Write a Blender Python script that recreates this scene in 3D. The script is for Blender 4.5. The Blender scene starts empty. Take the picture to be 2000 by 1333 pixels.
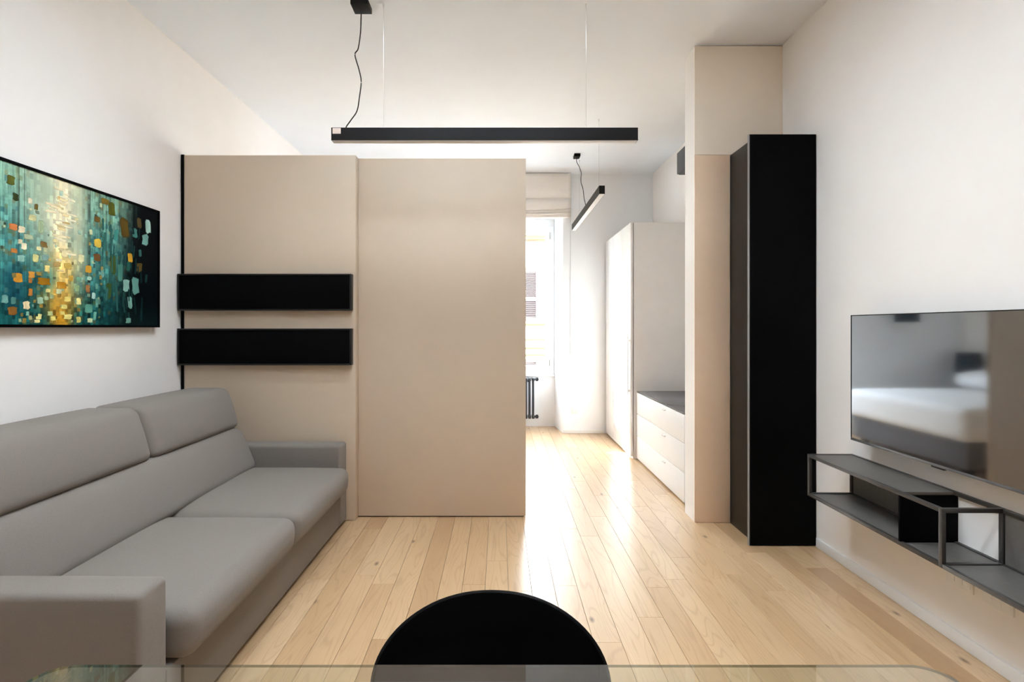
import bpy, bmesh, math, random
from mathutils import Vector, Matrix

sc = bpy.context.scene
col = sc.collection

# ------------------------------------------------------------------ camera
cam_d = bpy.data.cameras.new('camera')
cam_d.sensor_width = 36.0
cam_d.lens = 18.0
cam_d.shift_x = 0.0125
cam_d.shift_y = -0.01325
cam_d.clip_start = 0.02
cam = bpy.data.objects.new('camera', cam_d)
col.objects.link(cam)
cam.location = (0, 0, 1.3)
cam.rotation_euler = (math.radians(90), 0, 0)
sc.camera = cam

# ------------------------------------------------------------------ sky, sun, exposure
SKY = 10.0
SUN = 17.0
EXPOSURE = 1.71
w = bpy.data.worlds.new('sky')
sc.world = w
w.use_nodes = True
bgn = w.node_tree.nodes['Background']
bgn.inputs['Color'].default_value = (0.84, 0.92, 1.0, 1)
bgn.inputs['Strength'].default_value = SKY

sun_d = bpy.data.lights.new('sun', 'SUN')
sun_d.energy = SUN
sun_d.angle = math.radians(0.6)
sun_d.color = (0.94, 0.97, 1.0)
sun = bpy.data.objects.new('sun', sun_d)
col.objects.link(sun)
sun.rotation_euler = Vector((0.70, -0.65, -0.364)).to_track_quat('-Z', 'Y').to_euler()
sun.location = (-6, 14, 6)

def portal(name, loc, rot, sx, sy):
    d = bpy.data.lights.new(name, 'AREA')
    d.shape = 'RECTANGLE'
    d.size, d.size_y = sx, sy
    d.cycles.is_portal = True
    o = bpy.data.objects.new(name, d)
    col.objects.link(o)
    o.location = loc
    o.rotation_euler = rot
portal('daylight_bedroom', (-0.035, 6.95, 1.71), (math.radians(-90), 0, 0), 1.53, 2.04)
for y_roof in (.66, 1.6, 2.53):
    portal('added_rooflight_portal', (-.215, y_roof, 3.58), (0, 0, 0), 1.67, .36)  # sky portals of the added rooflights, out of view

sc.view_settings.view_transform = 'Standard'
sc.view_settings.look = 'None'
sc.view_settings.gamma = 1.0
sc.view_settings.use_curve_mapping = False
sc.view_settings.exposure = EXPOSURE
sc.cycles.max_bounces = 14
sc.cycles.diffuse_bounces = 8
sc.cycles.glossy_bounces = 6
sc.cycles.transmission_bounces = 8
sc.cycles.transparent_max_bounces = 16
sc.cycles.caustics_reflective = False
sc.cycles.caustics_refractive = False

# ------------------------------------------------------------------ helpers
def lin(c):
    c = c / 255.0
    return c / 12.92 if c <= 0.04045 else ((c + 0.055) / 1.055) ** 2.4
def rgb(r, g, b):
    return (lin(r), lin(g), lin(b), 1.0)

def bm_box(bm, x0, x1, y0, y1, z0, z1, bev=0.0, seg=2):
    r = bmesh.ops.create_cube(bm, size=1.0)
    vs = r['verts']
    for v in vs:
        v.co = Vector((x0 + (v.co.x + .5) * (x1 - x0), y0 + (v.co.y + .5) * (y1 - y0), z0 + (v.co.z + .5) * (z1 - z0)))
    if bev > 0:
        es = list({e for v in vs for e in v.link_edges})
        bmesh.ops.bevel(bm, geom=es, offset=bev, segments=seg, affect='EDGES', profile=0.5)

def bm_cyl(bm, p0, p1, r0, r1=None, n=16, caps=True):
    r1 = r0 if r1 is None else r1
    p0, p1 = Vector(p0), Vector(p1)
    q = (p1 - p0).to_track_quat('Z', 'Y')
    a, b = [], []
    for i in range(n):
        t = 2 * math.pi * i / n
        d = Vector((math.cos(t), math.sin(t), 0))
        a.append(bm.verts.new(p0 + q @ (d * r0)))
        b.append(bm.verts.new(p1 + q @ (d * r1)))
    for i in range(n):
        j = (i + 1) % n
        bm.faces.new((a[i], a[j], b[j], b[i]))
    if caps:
        bm.faces.new(a[::-1]); bm.faces.new(b)

def bm_tube(bm, pts, r, n=8):
    pts = [Vector(p) for p in pts]
    rings = []
    for i, p in enumerate(pts):
        a = pts[max(0, i - 1)]; b = pts[min(len(pts) - 1, i + 1)]
        q = (b - a).to_track_quat('Z', 'Y')
        rings.append([bm.verts.new(p + q @ Vector((r * math.cos(2 * math.pi * k / n), r * math.sin(2 * math.pi * k / n), 0))) for k in range(n)])
    for A, B in zip(rings, rings[1:]):
        for k in range(n):
            j = (k + 1) % n
            # pick the closest twist
            bm.faces.new((A[k], A[j], B[j], B[k]))
    bm.faces.new(rings[0][::-1]); bm.faces.new(rings[-1])

def smooth_path(pts, sub=8):
    P = [Vector(p) for p in pts]
    out = []
    for i in range(len(P) - 1):
        p0 = P[max(0, i - 1)]; p1 = P[i]; p2 = P[i + 1]; p3 = P[min(len(P) - 1, i + 2)]
        for k in range(sub):
            t = k / sub
            out.append(0.5 * ((2 * p1) + (p2 - p0) * t + (2 * p0 - 5 * p1 + 4 * p2 - p3) * t * t + (3 * p1 - p0 - 3 * p2 + p3) * t ** 3))
    out.append(P[-1])
    return out

def bm_prism(bm, poly, z0, z1):
    a = [bm.verts.new((x, y, z0)) for x, y in poly]
    b = [bm.verts.new((x, y, z1)) for x, y in poly]
    n = len(poly)
    bm.faces.new(a[::-1]); bm.faces.new(b)
    for i in range(n):
        j = (i + 1) % n
        bm.faces.new((a[i], a[j], b[j], b[i]))

def bm_soft(bm, x0, x1, y0, y1, z0, z1, r, n=14, top=0.0, front=0.0, fn=None, rx=None):
    """rounded upholstered block: crown on the top (+z) and on the front (+x); fn deforms afterwards"""
    def ts(a, b, rad):
        L = b - a
        k = 5
        e = [rad * (1 - math.cos(math.pi / 2 * i / k)) for i in range(k)]
        m = [rad + (L - 2 * rad) * i / n for i in range(n + 1)]
        return [a + t for t in e] + [a + t for t in m] + [b - t for t in reversed(e)]
    X, Y, Z = ts(x0, x1, r), ts(y0, y1, r), ts(z0, z1, r)
    cache = {}
    cx, cy, cz = (x0 + x1) / 2, (y0 + y1) / 2, (z0 + z1) / 2
    def vert(p):
        key = tuple(round(c, 6) for c in p)
        if key in cache: return cache[key]
        v = Vector(p)
        q = Vector((min(max(v.x, x0 + r), x1 - r), min(max(v.y, y0 + r), y1 - r), min(max(v.z, z0 + r), z1 - r)))
        d = v - q
        if d.length > 1e-9:
            v = q + d.normalized() * r
        u = (v.x - cx) / ((x1 - x0) / 2); s = (v.y - cy) / ((y1 - y0) / 2); t = (v.z - cz) / ((z1 - z0) / 2)
        dz = top * max(0, 1 - u ** 4) * max(0, 1 - abs(s) ** 4) * max(0, t)
        dx = front * max(0, 1 - t ** 2) * max(0, 1 - abs(s) ** 6) * max(0, u)
        v = v + Vector((dx, 0, dz))
        if fn: v = Vector(fn(v))
        cache[key] = bm.verts.new(v)
        return cache[key]
    def face(A, B, mk, flip):
        for i in range(len(A) - 1):
            for j in range(len(B) - 1):
                vs = [vert(mk(A[i], B[j])), vert(mk(A[i + 1], B[j])), vert(mk(A[i + 1], B[j + 1])), vert(mk(A[i], B[j + 1]))]
                if len(set(vs)) < 4: continue
                if flip: vs.reverse()
                try: bm.faces.new(vs)
                except ValueError: pass
    face(X, Y, lambda a, b: (a, b, z1), False); face(X, Y, lambda a, b: (a, b, z0), True)
    face(X, Z, lambda a, b: (a, y0, b), False); face(X, Z, lambda a, b: (a, y1, b), True)
    face(Y, Z, lambda a, b: (x1, a, b), False); face(Y, Z, lambda a, b: (x0, a, b), True)

def obj(name, bm, mat, parent=None, smooth=False, kind=None, loc=None):
    bmesh.ops.recalc_face_normals(bm, faces=bm.faces)
    me = bpy.data.meshes.new(name)
    bm.to_mesh(me); bm.free()
    if smooth:
        for p in me.polygons: p.use_smooth = True
        if smooth != 'all':
            me.set_sharp_from_angle(angle=math.radians(40))
    if mat: me.materials.append(mat)
    o = bpy.data.objects.new(name, me)
    col.objects.link(o)
    if parent is not None:
        o.parent = parent
        o.matrix_parent_inverse = Matrix.Translation(-parent.location)
    if kind: o['kind'] = kind
    if loc is not None: o.location = loc
    return o

def box(name, dims, mat, parent=None, bev=0.0, kind=None, seg=2):
    bm = bmesh.new(); bm_box(bm, *dims, bev, seg)
    return obj(name, bm, mat, parent, smooth=bev > 0, kind=kind)

def thing(name, label, cat, loc, group=None):
    o = bpy.data.objects.new(name, None)
    col.objects.link(o)
    o.empty_display_size = .1
    o.location = loc
    o['label'] = label; o['category'] = cat
    if group: o['group'] = group
    return o

# ------------------------------------------------------------------ materials
def mat(name, color, rough=.5, metal=0.0, spec=.5, noise=0.0, nscale=30, bump=0.0, bscale=200, coat=0.0, coat_rough=.05):
    m = bpy.data.materials.new(name); m.use_nodes = True
    nt = m.node_tree; b = nt.nodes['Principled BSDF']
    b.inputs['Base Color'].default_value = color
    b.inputs['Roughness'].default_value = rough
    b.inputs['Metallic'].default_value = metal
    b.inputs['Specular IOR Level'].default_value = spec
    b.inputs['Coat Weight'].default_value = coat
    b.inputs['Coat Roughness'].default_value = coat_rough
    tc = nt.nodes.new('ShaderNodeTexCoord')
    if noise > 0:
        n = nt.nodes.new('ShaderNodeTexNoise'); n.inputs['Scale'].default_value = nscale; n.inputs['Detail'].default_value = 4
        nt.links.new(tc.outputs['Object'], n.inputs['Vector'])
        r = nt.nodes.new('ShaderNodeValToRGB')
        r.color_ramp.elements[0].position = .3; r.color_ramp.elements[1].position = .7
        c = color
        r.color_ramp.elements[0].color = tuple(x * (1 - noise) for x in c[:3]) + (1,)
        r.color_ramp.elements[1].color = tuple(min(1, x * (1 + noise)) for x in c[:3]) + (1,)
        nt.links.new(n.outputs['Fac'], r.inputs['Fac']); nt.links.new(r.outputs['Color'], b.inputs['Base Color'])
    if bump > 0:
        n2 = nt.nodes.new('ShaderNodeTexNoise'); n2.inputs['Scale'].default_value = bscale; n2.inputs['Detail'].default_value = 3
        nt.links.new(tc.outputs['Object'], n2.inputs['Vector'])
        bp = nt.nodes.new('ShaderNodeBump'); bp.inputs['Strength'].default_value = bump; bp.inputs['Distance'].default_value = .002
        nt.links.new(n2.outputs['Fac'], bp.inputs['Height']); nt.links.new(bp.outputs['Normal'], b.inputs['Normal'])
    return m

M = {}
M['wall'] = mat('wall_paint', (.84, .805, .768, 1), .85, spec=.2, noise=.01, nscale=6, bump=.05, bscale=160)
M['wall_bed'] = mat('bedroom_paint', (.84, .86, .88, 1), .85, spec=.2, noise=.01, nscale=6, bump=.05, bscale=160)
M['ceiling'] = mat('ceiling_paint', (.80, .825, .855, 1), .9, spec=.2, noise=.01, nscale=5)
M['laminate'] = mat('greige_laminate', (.595, .48, .365, 1), .55, spec=.3, noise=.012, nscale=9)
M['stub_upper'] = mat('beige_wall_paint', (.88, .78, .66, 1), .8, spec=.2, noise=.01, nscale=7)
M['stub_panel'] = mat('beige_panel', (.80, .60, .43, 1), .6, spec=.3, noise=.012, nscale=9)
M['black'] = mat('matt_black_lacquer', (.0022, .0022, .0026, 1), .6, spec=.04, noise=.1, nscale=40)
M['black_side'] = mat('black_satin_panel', (.006, .006, .0065, 1), .38, spec=.45, noise=.1, nscale=40)
M['blackmetal'] = mat('black_powder_metal', (.045, .042, .040, 1), .36, spec=.6, noise=.1, nscale=60)
M['plate'] = mat('dark_bronze_plate', (.125, .118, .108, 1), .42, spec=.5, noise=.08, nscale=50)
M['lamp'] = mat('black_anodised_profile', (.010, .009, .009, 1), .5, spec=.12, noise=.1, nscale=50)
M['diffuser'] = mat('opal_diffuser', (.75, .74, .73, 1), .5, spec=.4, noise=.01)
M['steel'] = mat('brushed_steel', (.55, .55, .55, 1), .3, metal=1.0, noise=.03, nscale=90)
M['white_lac'] = mat('white_lacquer', (.84, .84, .83, 1), .35, spec=.4, noise=.01, nscale=8)
M['white_pvc'] = mat('white_frame', (.72, .735, .75, 1), .35, spec=.4, noise=.01)
M['carcass'] = mat('greige_carcass', (.76, .75, .74, 1), .6, spec=.3, noise=.015, nscale=8)
M['slate'] = mat('grey_back_painted_glass', (.10, .10, .105, 1), .25, spec=.5, noise=.04, nscale=20)
M['trim_white'] = mat('white_skirting', (.80, .79, .77, 1), .5, noise=.01)
M['radiator'] = mat('graphite_radiator', (.018, .022, .03, 1), .4, spec=.5, noise=.05)
M['linen'] = mat('cream_linen', (.83, .785, .74, 1), .9, spec=.1, noise=.04, nscale=120, bump=.3, bscale=500)
M['bedding'] = mat('white_cotton', (.88, .88, .89, 1), .9, spec=.1, noise=.02, nscale=10, bump=.4, bscale=20)
M['bedfabric'] = mat('grey_upholstery', (.16, .16, .17, 1), .9, spec=.1, noise=.05, nscale=150)
M['shade'] = mat('dark_blue_shade', (.01, .02, .03, 1), .7, spec=.2, noise=.05)
M['plastic_white'] = mat('white_plastic', (.78, .77, .75, 1), .4, spec=.4, noise=.01)
M['dark_gap'] = mat('black_plastic', (.006, .006, .006, 1), .6, spec=.2, noise=.05)
M['tag'] = mat('pale_sticker', (.62, .50, .42, 1), .45, noise=.03)
M['edge_highlight'] = mat('painted_edge_highlight', (.20, .195, .19, 1), .4, spec=.4, noise=.03)  # lighter grey that paints a highlight on the black door edge
M['greybox'] = mat('grey_metal_box', (.075, .078, .082, 1), .5, spec=.4, noise=.04)
M['wood_slat'] = mat('tan_shutter_slats', (.22, .16, .09, 1), .6, noise=.08, nscale=30)
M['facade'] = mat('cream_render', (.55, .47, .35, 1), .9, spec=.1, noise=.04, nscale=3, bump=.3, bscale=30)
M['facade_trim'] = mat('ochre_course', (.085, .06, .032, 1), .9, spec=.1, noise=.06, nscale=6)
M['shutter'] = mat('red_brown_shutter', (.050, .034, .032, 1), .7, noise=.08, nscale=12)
M['asphalt'] = mat('grey_street', (.12, .12, .12, 1), .9, noise=.1, nscale=4)

def fabric(name, c):
    m = mat(name, c, .95, spec=.12, noise=.10, nscale=420, bump=.5, bscale=900)
    b = m.node_tree.nodes['Principled BSDF']
    b.inputs['Sheen Weight'].default_value = .12
    b.inputs['Sheen Roughness'].default_value = .6
    return m
M['sofa'] = fabric('grey_sofa_weave', (.20, .175, .152, 1))

def glass(name, tint, ior=1.5, tr=.94):
    m = bpy.data.materials.new(name); m.use_nodes = True
    nt = m.node_tree
    for n in list(nt.nodes): nt.nodes.remove(n)
    out = nt.nodes.new('ShaderNodeOutputMaterial')
    t = nt.nodes.new('ShaderNodeBsdfTransparent'); t.inputs['Color'].default_value = tint
    g = nt.nodes.new('ShaderNodeBsdfGlossy'); g.inputs['Roughness'].default_value = .01
    f = nt.nodes.new('ShaderNodeFresnel'); f.inputs['IOR'].default_value = ior
    mx = nt.nodes.new('ShaderNodeMixShader')
    ge = nt.nodes.new('ShaderNodeNewGeometry')          # the far face of the sheet only lets through
    fl = nt.nodes.new('ShaderNodeMath'); fl.operation = 'SUBTRACT'; fl.inputs[0].default_value = 1.0
    nt.links.new(ge.outputs['Backfacing'], fl.inputs[1])
    pm = nt.nodes.new('ShaderNodeMath'); pm.operation = 'MULTIPLY'
    nt.links.new(f.outputs[0], pm.inputs[0]); nt.links.new(fl.outputs[0], pm.inputs[1])
    nt.links.new(pm.outputs[0], mx.inputs[0]); nt.links.new(t.outputs[0], mx.inputs[1]); nt.links.new(g.outputs[0], mx.inputs[2])
    nt.links.new(mx.outputs[0], out.inputs[0])
    return m
M['pane'] = glass('window_glass', (.985, .99, .99, 1))
M['table_glass'] = glass('table_glass', (.94, .97, .955, 1), 2.4)
M['glass_edge'] = glass('glass_edge', (.42, .45, .40, 1), 1.5)

# TV screen: near-black glossy sheet
M['screen'] = mat('tv_screen', (.004, .005, .007, 1), .06, spec=1.0, noise=.02, coat=1.0, coat_rough=.03)
M['screen'].node_tree.nodes['Principled BSDF'].inputs['Specular Tint'].default_value = (.86, .93, 1.0, 1)
M['screen'].node_tree.nodes['Principled BSDF'].inputs['IOR'].default_value = 2.3

def oak():
    m = bpy.data.materials.new('oiled_oak'); m.use_nodes = True
    nt = m.node_tree; L = nt.links.new; N = nt.nodes.new
    b = nt.nodes['Principled BSDF']
    tc = N('ShaderNodeTexCoord'); oi = N('ShaderNodeObjectInfo')
    mulr = N('ShaderNodeMath'); mulr.operation = 'MULTIPLY'; mulr.inputs[1].default_value = 83.0
    L(oi.outputs['Random'], mulr.inputs[0])
    comb = N('ShaderNodeCombineXYZ'); L(mulr.outputs[0], comb.inputs['X']); L(mulr.outputs[0], comb.inputs['Y']); L(mulr.outputs[0], comb.inputs['Z'])
    add = N('ShaderNodeVectorMath'); add.operation = 'ADD'
    L(tc.outputs['Object'], add.inputs[0]); L(comb.outputs[0], add.inputs[1])
    # plank tone
    tone = N('ShaderNodeValToRGB'); cr = tone.color_ramp
    cr.interpolation = 'LINEAR'
    cols = [(0, (0.408, 0.247, 0.124)), (0.05, (0.459, 0.285, 0.149)), (0.09, (0.530, 0.347, 0.187)), (0.5, (0.571, 0.385, 0.216)), (0.85, (0.612, 0.423, 0.245)), (1, (0.643, 0.456, 0.274))]
    while len(cr.elements) < len(cols): cr.elements.new(.5)
    for e, (p, c) in zip(cr.elements, cols):
        e.position = p; e.color = c + (1,)
    L(oi.outputs['Random'], tone.inputs['Fac'])
    # slow mottling
    mp0 = N('ShaderNodeMapping'); mp0.inputs['Scale'].default_value = (6, 1.6, 6); L(add.outputs[0], mp0.inputs['Vector'])
    n0 = N('ShaderNodeTexNoise'); n0.inputs['Scale'].default_value = 1.4; n0.inputs['Detail'].default_value = 3; L(mp0.outputs[0], n0.inputs['Vector'])
    # cathedral grain: distorted stretched noise turned into lines
    mp = N('ShaderNodeMapping'); mp.inputs['Scale'].default_value = (9.0, .9, 9.0); L(add.outputs[0], mp.inputs['Vector'])
    n1 = N('ShaderNodeTexNoise'); n1.inputs['Scale'].default_value = 1.0; n1.inputs['Detail'].default_value = 1.5; n1.inputs['Distortion'].default_value = .4
    L(mp.outputs[0], n1.inputs['Vector'])
    m1 = N('ShaderNodeMath'); m1.operation = 'MULTIPLY'; m1.inputs[1].default_value = 26.0; L(n1.outputs['Fac'], m1.inputs[0])
    fr = N('ShaderNodeMath'); fr.operation = 'PINGPONG'; fr.inputs[1].default_value = 1.0; L(m1.outputs[0], fr.inputs[0])
    rg = N('ShaderNodeValToRGB'); rg.color_ramp.elements[0].position = .0; rg.color_ramp.elements[0].color = (1, 1, 1, 1)
    rg.color_ramp.elements[1].position = .35; rg.color_ramp.elements[1].color = (0, 0, 0, 1); L(fr.outputs[0], rg.inputs['Fac'])
    # fine pores
    mp2 = N('ShaderNodeMapping'); mp2.inputs['Scale'].default_value = (220, 9, 220); L(add.outputs[0], mp2.inputs['Vector'])
    n2 = N('ShaderNodeTexNoise'); n2.inputs['Scale'].default_value = 1.0; n2.inputs['Detail'].default_value = 2; L(mp2.outputs[0], n2.inputs['Vector'])
    def mixc(fac, a, bcol, blend='MIX'):
        mx = N('ShaderNodeMix'); mx.data_type = 'RGBA'; mx.blend_type = blend
        if isinstance(fac, float): mx.inputs[0].default_value = fac
        else: L(fac, mx.inputs[0])
        L(a, mx.inputs[6])
        if isinstance(bcol, tuple): mx.inputs[7].default_value = bcol
        else: L(bcol, mx.inputs[7])
        return mx.outputs[2]
    r0 = N('ShaderNodeMapRange'); r0.inputs[1].default_value = .35; r0.inputs[2].default_value = .75; r0.inputs[3].default_value = 0; r0.inputs[4].default_value = .32
    L(n0.outputs['Fac'], r0.inputs[0])
    c = mixc(r0.outputs[0], tone.outputs['Color'], (.40, .25, .13, 1))
    gm = N('ShaderNodeMath'); gm.operation = 'MULTIPLY'; gm.inputs[1].default_value = .34; L(rg.outputs['Color'], gm.inputs[0])
    c = mixc(gm.outputs[0], c, (.33, .20, .10, 1))
    pr = N('ShaderNodeMapRange'); pr.inputs[1].default_value = .55; pr.inputs[2].default_value = .8; pr.inputs[3].default_value = 0; pr.inputs[4].default_value = .22
    L(n2.outputs['Fac'], pr.inputs[0])
    c = mixc(pr.outputs[0], c, (.30, .18, .09, 1))
    # knots
    mp3 = N('ShaderNodeMapping'); mp3.inputs['Scale'].default_value = (4.2, 2.0, 4.2); L(add.outputs[0], mp3.inputs['Vector'])
    vo = N('ShaderNodeTexVoronoi'); vo.feature = 'F1'; vo.voronoi_dimensions = '2D'; vo.inputs['Scale'].default_value = 1.0; L(mp3.outputs[0], vo.inputs['Vector'])
    sepc = N('ShaderNodeSeparateColor'); L(vo.outputs['Color'], sepc.inputs[0])
    gt = N('ShaderNodeMath'); gt.operation = 'GREATER_THAN'; gt.inputs[1].default_value = .8; L(sepc.outputs[0], gt.inputs[0])
    kr = N('ShaderNodeMapRange'); kr.inputs[1].default_value = .015; kr.inputs[2].default_value = .06; kr.inputs[3].default_value = .85; kr.inputs[4].default_value = 0
    L(vo.outputs['Distance'], kr.inputs[0])
    km = N('ShaderNodeMath'); km.operation = 'MULTIPLY'; L(kr.outputs[0], km.inputs[0]); L(gt.outputs[0], km.inputs[1])
    c = mixc(km.outputs[0], c, (.10, .055, .03, 1))
    L(c, b.inputs['Base Color'])
    rr = N('ShaderNodeMapRange'); rr.inputs[3].default_value = .30; rr.inputs[4].default_value = .44; L(n0.outputs['Fac'], rr.inputs[0])
    L(rr.outputs[0], b.inputs['Roughness'])
    b.inputs['Specular IOR Level'].default_value = .7
    b.inputs['Coat Weight'].default_value = .7
    b.inputs['Coat Roughness'].default_value = .26
    bp = N('ShaderNodeBump'); bp.inputs['Strength'].default_value = .12; bp.inputs['Distance'].default_value = .001
    L(n2.outputs['Fac'], bp.inputs['Height']); L(bp.outputs['Normal'], b.inputs['Normal'])
    return m
M['oak'] = oak()

def vcol_mat(name, rough):
    m = bpy.data.materials.new(name); m.use_nodes = True
    nt = m.node_tree; b = nt.nodes['Principled BSDF']
    a = nt.nodes.new('ShaderNodeVertexColor'); a.layer_name = 'paint'
    n = nt.nodes.new('ShaderNodeTexNoise'); n.inputs['Scale'].default_value = 60
    tc = nt.nodes.new('ShaderNodeTexCoord'); nt.links.new(tc.outputs['Object'], n.inputs['Vector'])
    bp = nt.nodes.new('ShaderNodeBump'); bp.inputs['Strength'].default_value = .25; bp.inputs['Distance'].default_value = .0015
    nt.links.new(n.outputs['Fac'], bp.inputs['Height']); nt.links.new(bp.outputs['Normal'], b.inputs['Normal'])
    nt.links.new(a.outputs['Color'], b.inputs['Base Color'])
    b.inputs['Roughness'].default_value = rough
    b.inputs['Specular IOR Level'].default_value = .05
    return m
M['canvas'] = vcol_mat('oil_on_canvas', .6)

# ------------------------------------------------------------------ setting
XL, XR, YB, YC, H = -2.14, 1.885, 6.28, -2.25, 3.18     # side walls, window wall, wall behind the viewer, ceiling

floor = box('floor', (XL - .12, XR + .12, YC - .15, 7.0, -.15, -.014), M['trim_white'], kind='structure')
rnd = random.Random(11)
PW, GAP = .115, .0011
nx = int(math.ceil((XR - XL) / PW))
rest = bmesh.new()
def plank_bm(bm, x0, x1, y0, y1):
    c = .0007
    zt, zm, zb = 0.0, -.0012, -.013
    bot = [bm.verts.new((x, y, zb)) for x, y in ((x0, y0), (x1, y0), (x1, y1), (x0, y1))]
    mid = [bm.verts.new((x, y, zm)) for x, y in ((x0, y0), (x1, y0), (x1, y1), (x0, y1))]
    top = [bm.verts.new((x, y, zt)) for x, y in ((x0 + c, y0 + c), (x1 - c, y0 + c), (x1 - c, y1 - c), (x0 + c, y1 - c))]
    bm.faces.new(bot[::-1]); bm.faces.new(top)
    for A, B in ((bot, mid), (mid, top)):
        for i in range(4):
            j = (i + 1) % 4
            bm.faces.new((A[i], A[j], B[j], B[i]))
for i in range(nx):
    x0 = XL + i * PW + GAP / 2
    x1 = min(XL + (i + 1) * PW, XR) - GAP / 2
    y = YC - rnd.uniform(0, 1.0)
    while y < 6.74:
        ln = rnd.choice((.9, 1.1, 1.3, 1.5, 1.7)) + rnd.uniform(-.1, .1)
        a, b = max(y, YC), min(y + ln, 6.74)
        y += ln
        if b - a < .05: continue
        if b > 1.55:
            bm = bmesh.new()
            cx, cy = (x0 + x1) / 2, (a + b) / 2
            plank_bm(bm, x0 - cx, x1 - cx, a - cy + GAP / 2, b - cy - GAP / 2)
            obj('plank', bm, M['oak'], floor, loc=(cx, cy, 0))
        else:
            plank_bm(rest, x0, x1, a + GAP / 2, b - GAP / 2)
obj('plank_field', rest, M['oak'], floor, kind='stuff')

# ceiling with three rooflights, added unseen to light the living room from above
QX0, QX1, QH = -1.05, .62, 3.56
ADDED_ROOFLIGHTS = ((.48, .84), (1.42, 1.78), (2.35, 2.71))
bm = bmesh.new()
ex0, ex1, ey0, ey1 = XL - .12, XR + .12, YC - .15, 7.0
bm_box(bm, ex0, QX0, ey0, ey1, H, H + .14); bm_box(bm, QX1, ex1, ey0, ey1, H, H + .14)
ys = [ey0] + [v for r in ADDED_ROOFLIGHTS for v in r] + [ey1]
for k in range(0, len(ys), 2):
    bm_box(bm, QX0, QX1, ys[k], ys[k + 1], H, H + .14)
obj('ceiling', bm, M['ceiling'], kind='structure')
for n_, (qa, qb) in enumerate(ADDED_ROOFLIGHTS):
    w4 = bpy.data.objects.new('window_%d' % (n_ + 2), None); col.objects.link(w4); w4.location = (-.21, (qa + qb) / 2, H + .14); w4['kind'] = 'structure'  # unseen opening, put in only to bring light down
    bm = bmesh.new(); t_ = .05
    bm_box(bm, QX0 - t_, QX0, qa - t_, qb + t_, H + .14, QH); bm_box(bm, QX1, QX1 + t_, qa - t_, qb + t_, H + .14, QH)
    bm_box(bm, QX0, QX1, qa - t_, qa, H + .14, QH); bm_box(bm, QX0, QX1, qb, qb + t_, H + .14, QH)
    obj('added_light_shaft', bm, M['ceiling'], w4)
    box('pane', (QX0, QX1, qa, qb, QH - .03, QH - .02), M['pane'], w4)
box('wall_left', (XL - .12, XL, YC - .15, 7.0, 0, H), M['wall'], kind='structure')
box('wall_right', (XR, XR + .12, YC - .15, 7.0, 0, H), M['wall'], kind='structure')

NL, NR, NRB, NY, NT = -.70, .78, .73, 6.74, 2.73        # window niche
bm = bmesh.new()
bm_box(bm, XL, NL, YB, 7.0, 0, H)
bm_prism(bm, [(NR, YB), (XR, YB), (XR, 7.0), (NRB, 7.0), (NRB, NY)], 0, H)
bm_prism(bm, [(NL, YB), (NR, YB), (NRB, NY), (NRB, 7.0), (NL, 7.0)], NT, H)
bm_box(bm, NL, NRB, NY, 7.0, 0, .655)
obj('wall_back', bm, M['wall_bed'], kind='structure')
box('trim_1', (NL + .002, NRB - .002, NY - .035, 6.98, .656, .688), M['white_pvc'], bev=.004, kind='structure')

# wall behind the viewer
box('wall_front', (XL, XR, YC - .15, YC, 0, H), M['wall'], kind='structure')

# pier between the two rooms
pier = box('wall_center', (1.303, XR, 3.412, 3.59, 0, H - .006), M['wall'], kind='structure')
box('panel', (1.3, 1.533, 3.404, 3.412, .003, 2.447), M['stub_panel'], pier, bev=.0012)
box('panel', (1.3, XR, 3.404, 3.412, 2.4495, H - .007), M['stub_upper'], pier, bev=.0012)

# skirtings
box('baseboard_right', (XR - .012, XR, YC, 3.03, 0, .055), M['trim_white'], bev=.003, kind='structure')
box('baseboard_left', (XL, XL + .012, YC, 3.43, 0, .055), M['trim_white'], bev=.003, kind='structure')
box('baseboard_back', (NR + .004, 1.29, YB - .010, YB, 0, .045), M['trim_white'], bev=.003, kind='structure')

# bedroom window
win = bpy.data.objects.new('window_1', None); col.objects.link(win); win.location = (0, 6.8, .69); win['kind'] = 'structure'
W0, W1, B0, B1, WY0, WY1 = NL + .002, NRB - .002, .69, NT - .002, 6.755, 6.83
bm = bmesh.new()
fw = .055
bm_box(bm, W0, W1, WY0, WY1, B0, B0 + .045, .003); bm_box(bm, W0, W1, WY0, WY1, B1 - .10, B1, .003)
bm_box(bm, W0, W0 + fw, WY0, WY1, B0 + .045, B1 - .10, .003); bm_box(bm, W1 - fw, W1, WY0, WY1, B0 + .045, B1 - .10, .003)
obj('window_frame', bm, M['white_pvc'], win, smooth=True)
mid = -.035
for (a, b, hx) in ((W0 + fw, mid, W0 + fw), (mid, W1 - fw, W1 - fw)):
    bm = bmesh.new(); sw = .062
    z0, z1 = B0 + .045, B1 - .10
    y0, y1 = WY0 - .012, WY1 - .015
    bm_box(bm, a, b, y0, y1, z0, z0 + sw, .003); bm_box(bm, a, b, y0, y1, z1 - sw - .025, z1, .003)
    bm_box(bm, a, a + sw, y0, y1, z0 + sw, z1 - sw - .025, .003); bm_box(bm, b - sw, b, y0, y1, z0 + sw, z1 - sw - .025, .003)
    s = obj('sash', bm, M['white_pvc'], win, smooth=True)
    box('pane', (a + sw, b - sw, 6.785, 6.791, z0 + sw, z1 - sw - .025), M['pane'], s)
    for hz in (z0 + .10, z1 - .12):
        box('hinge', (hx - .012, hx + .008, y0 - .012, y0 - .0005, hz - .045, hz + .045), M['steel'], s, bev=.003)
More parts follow.
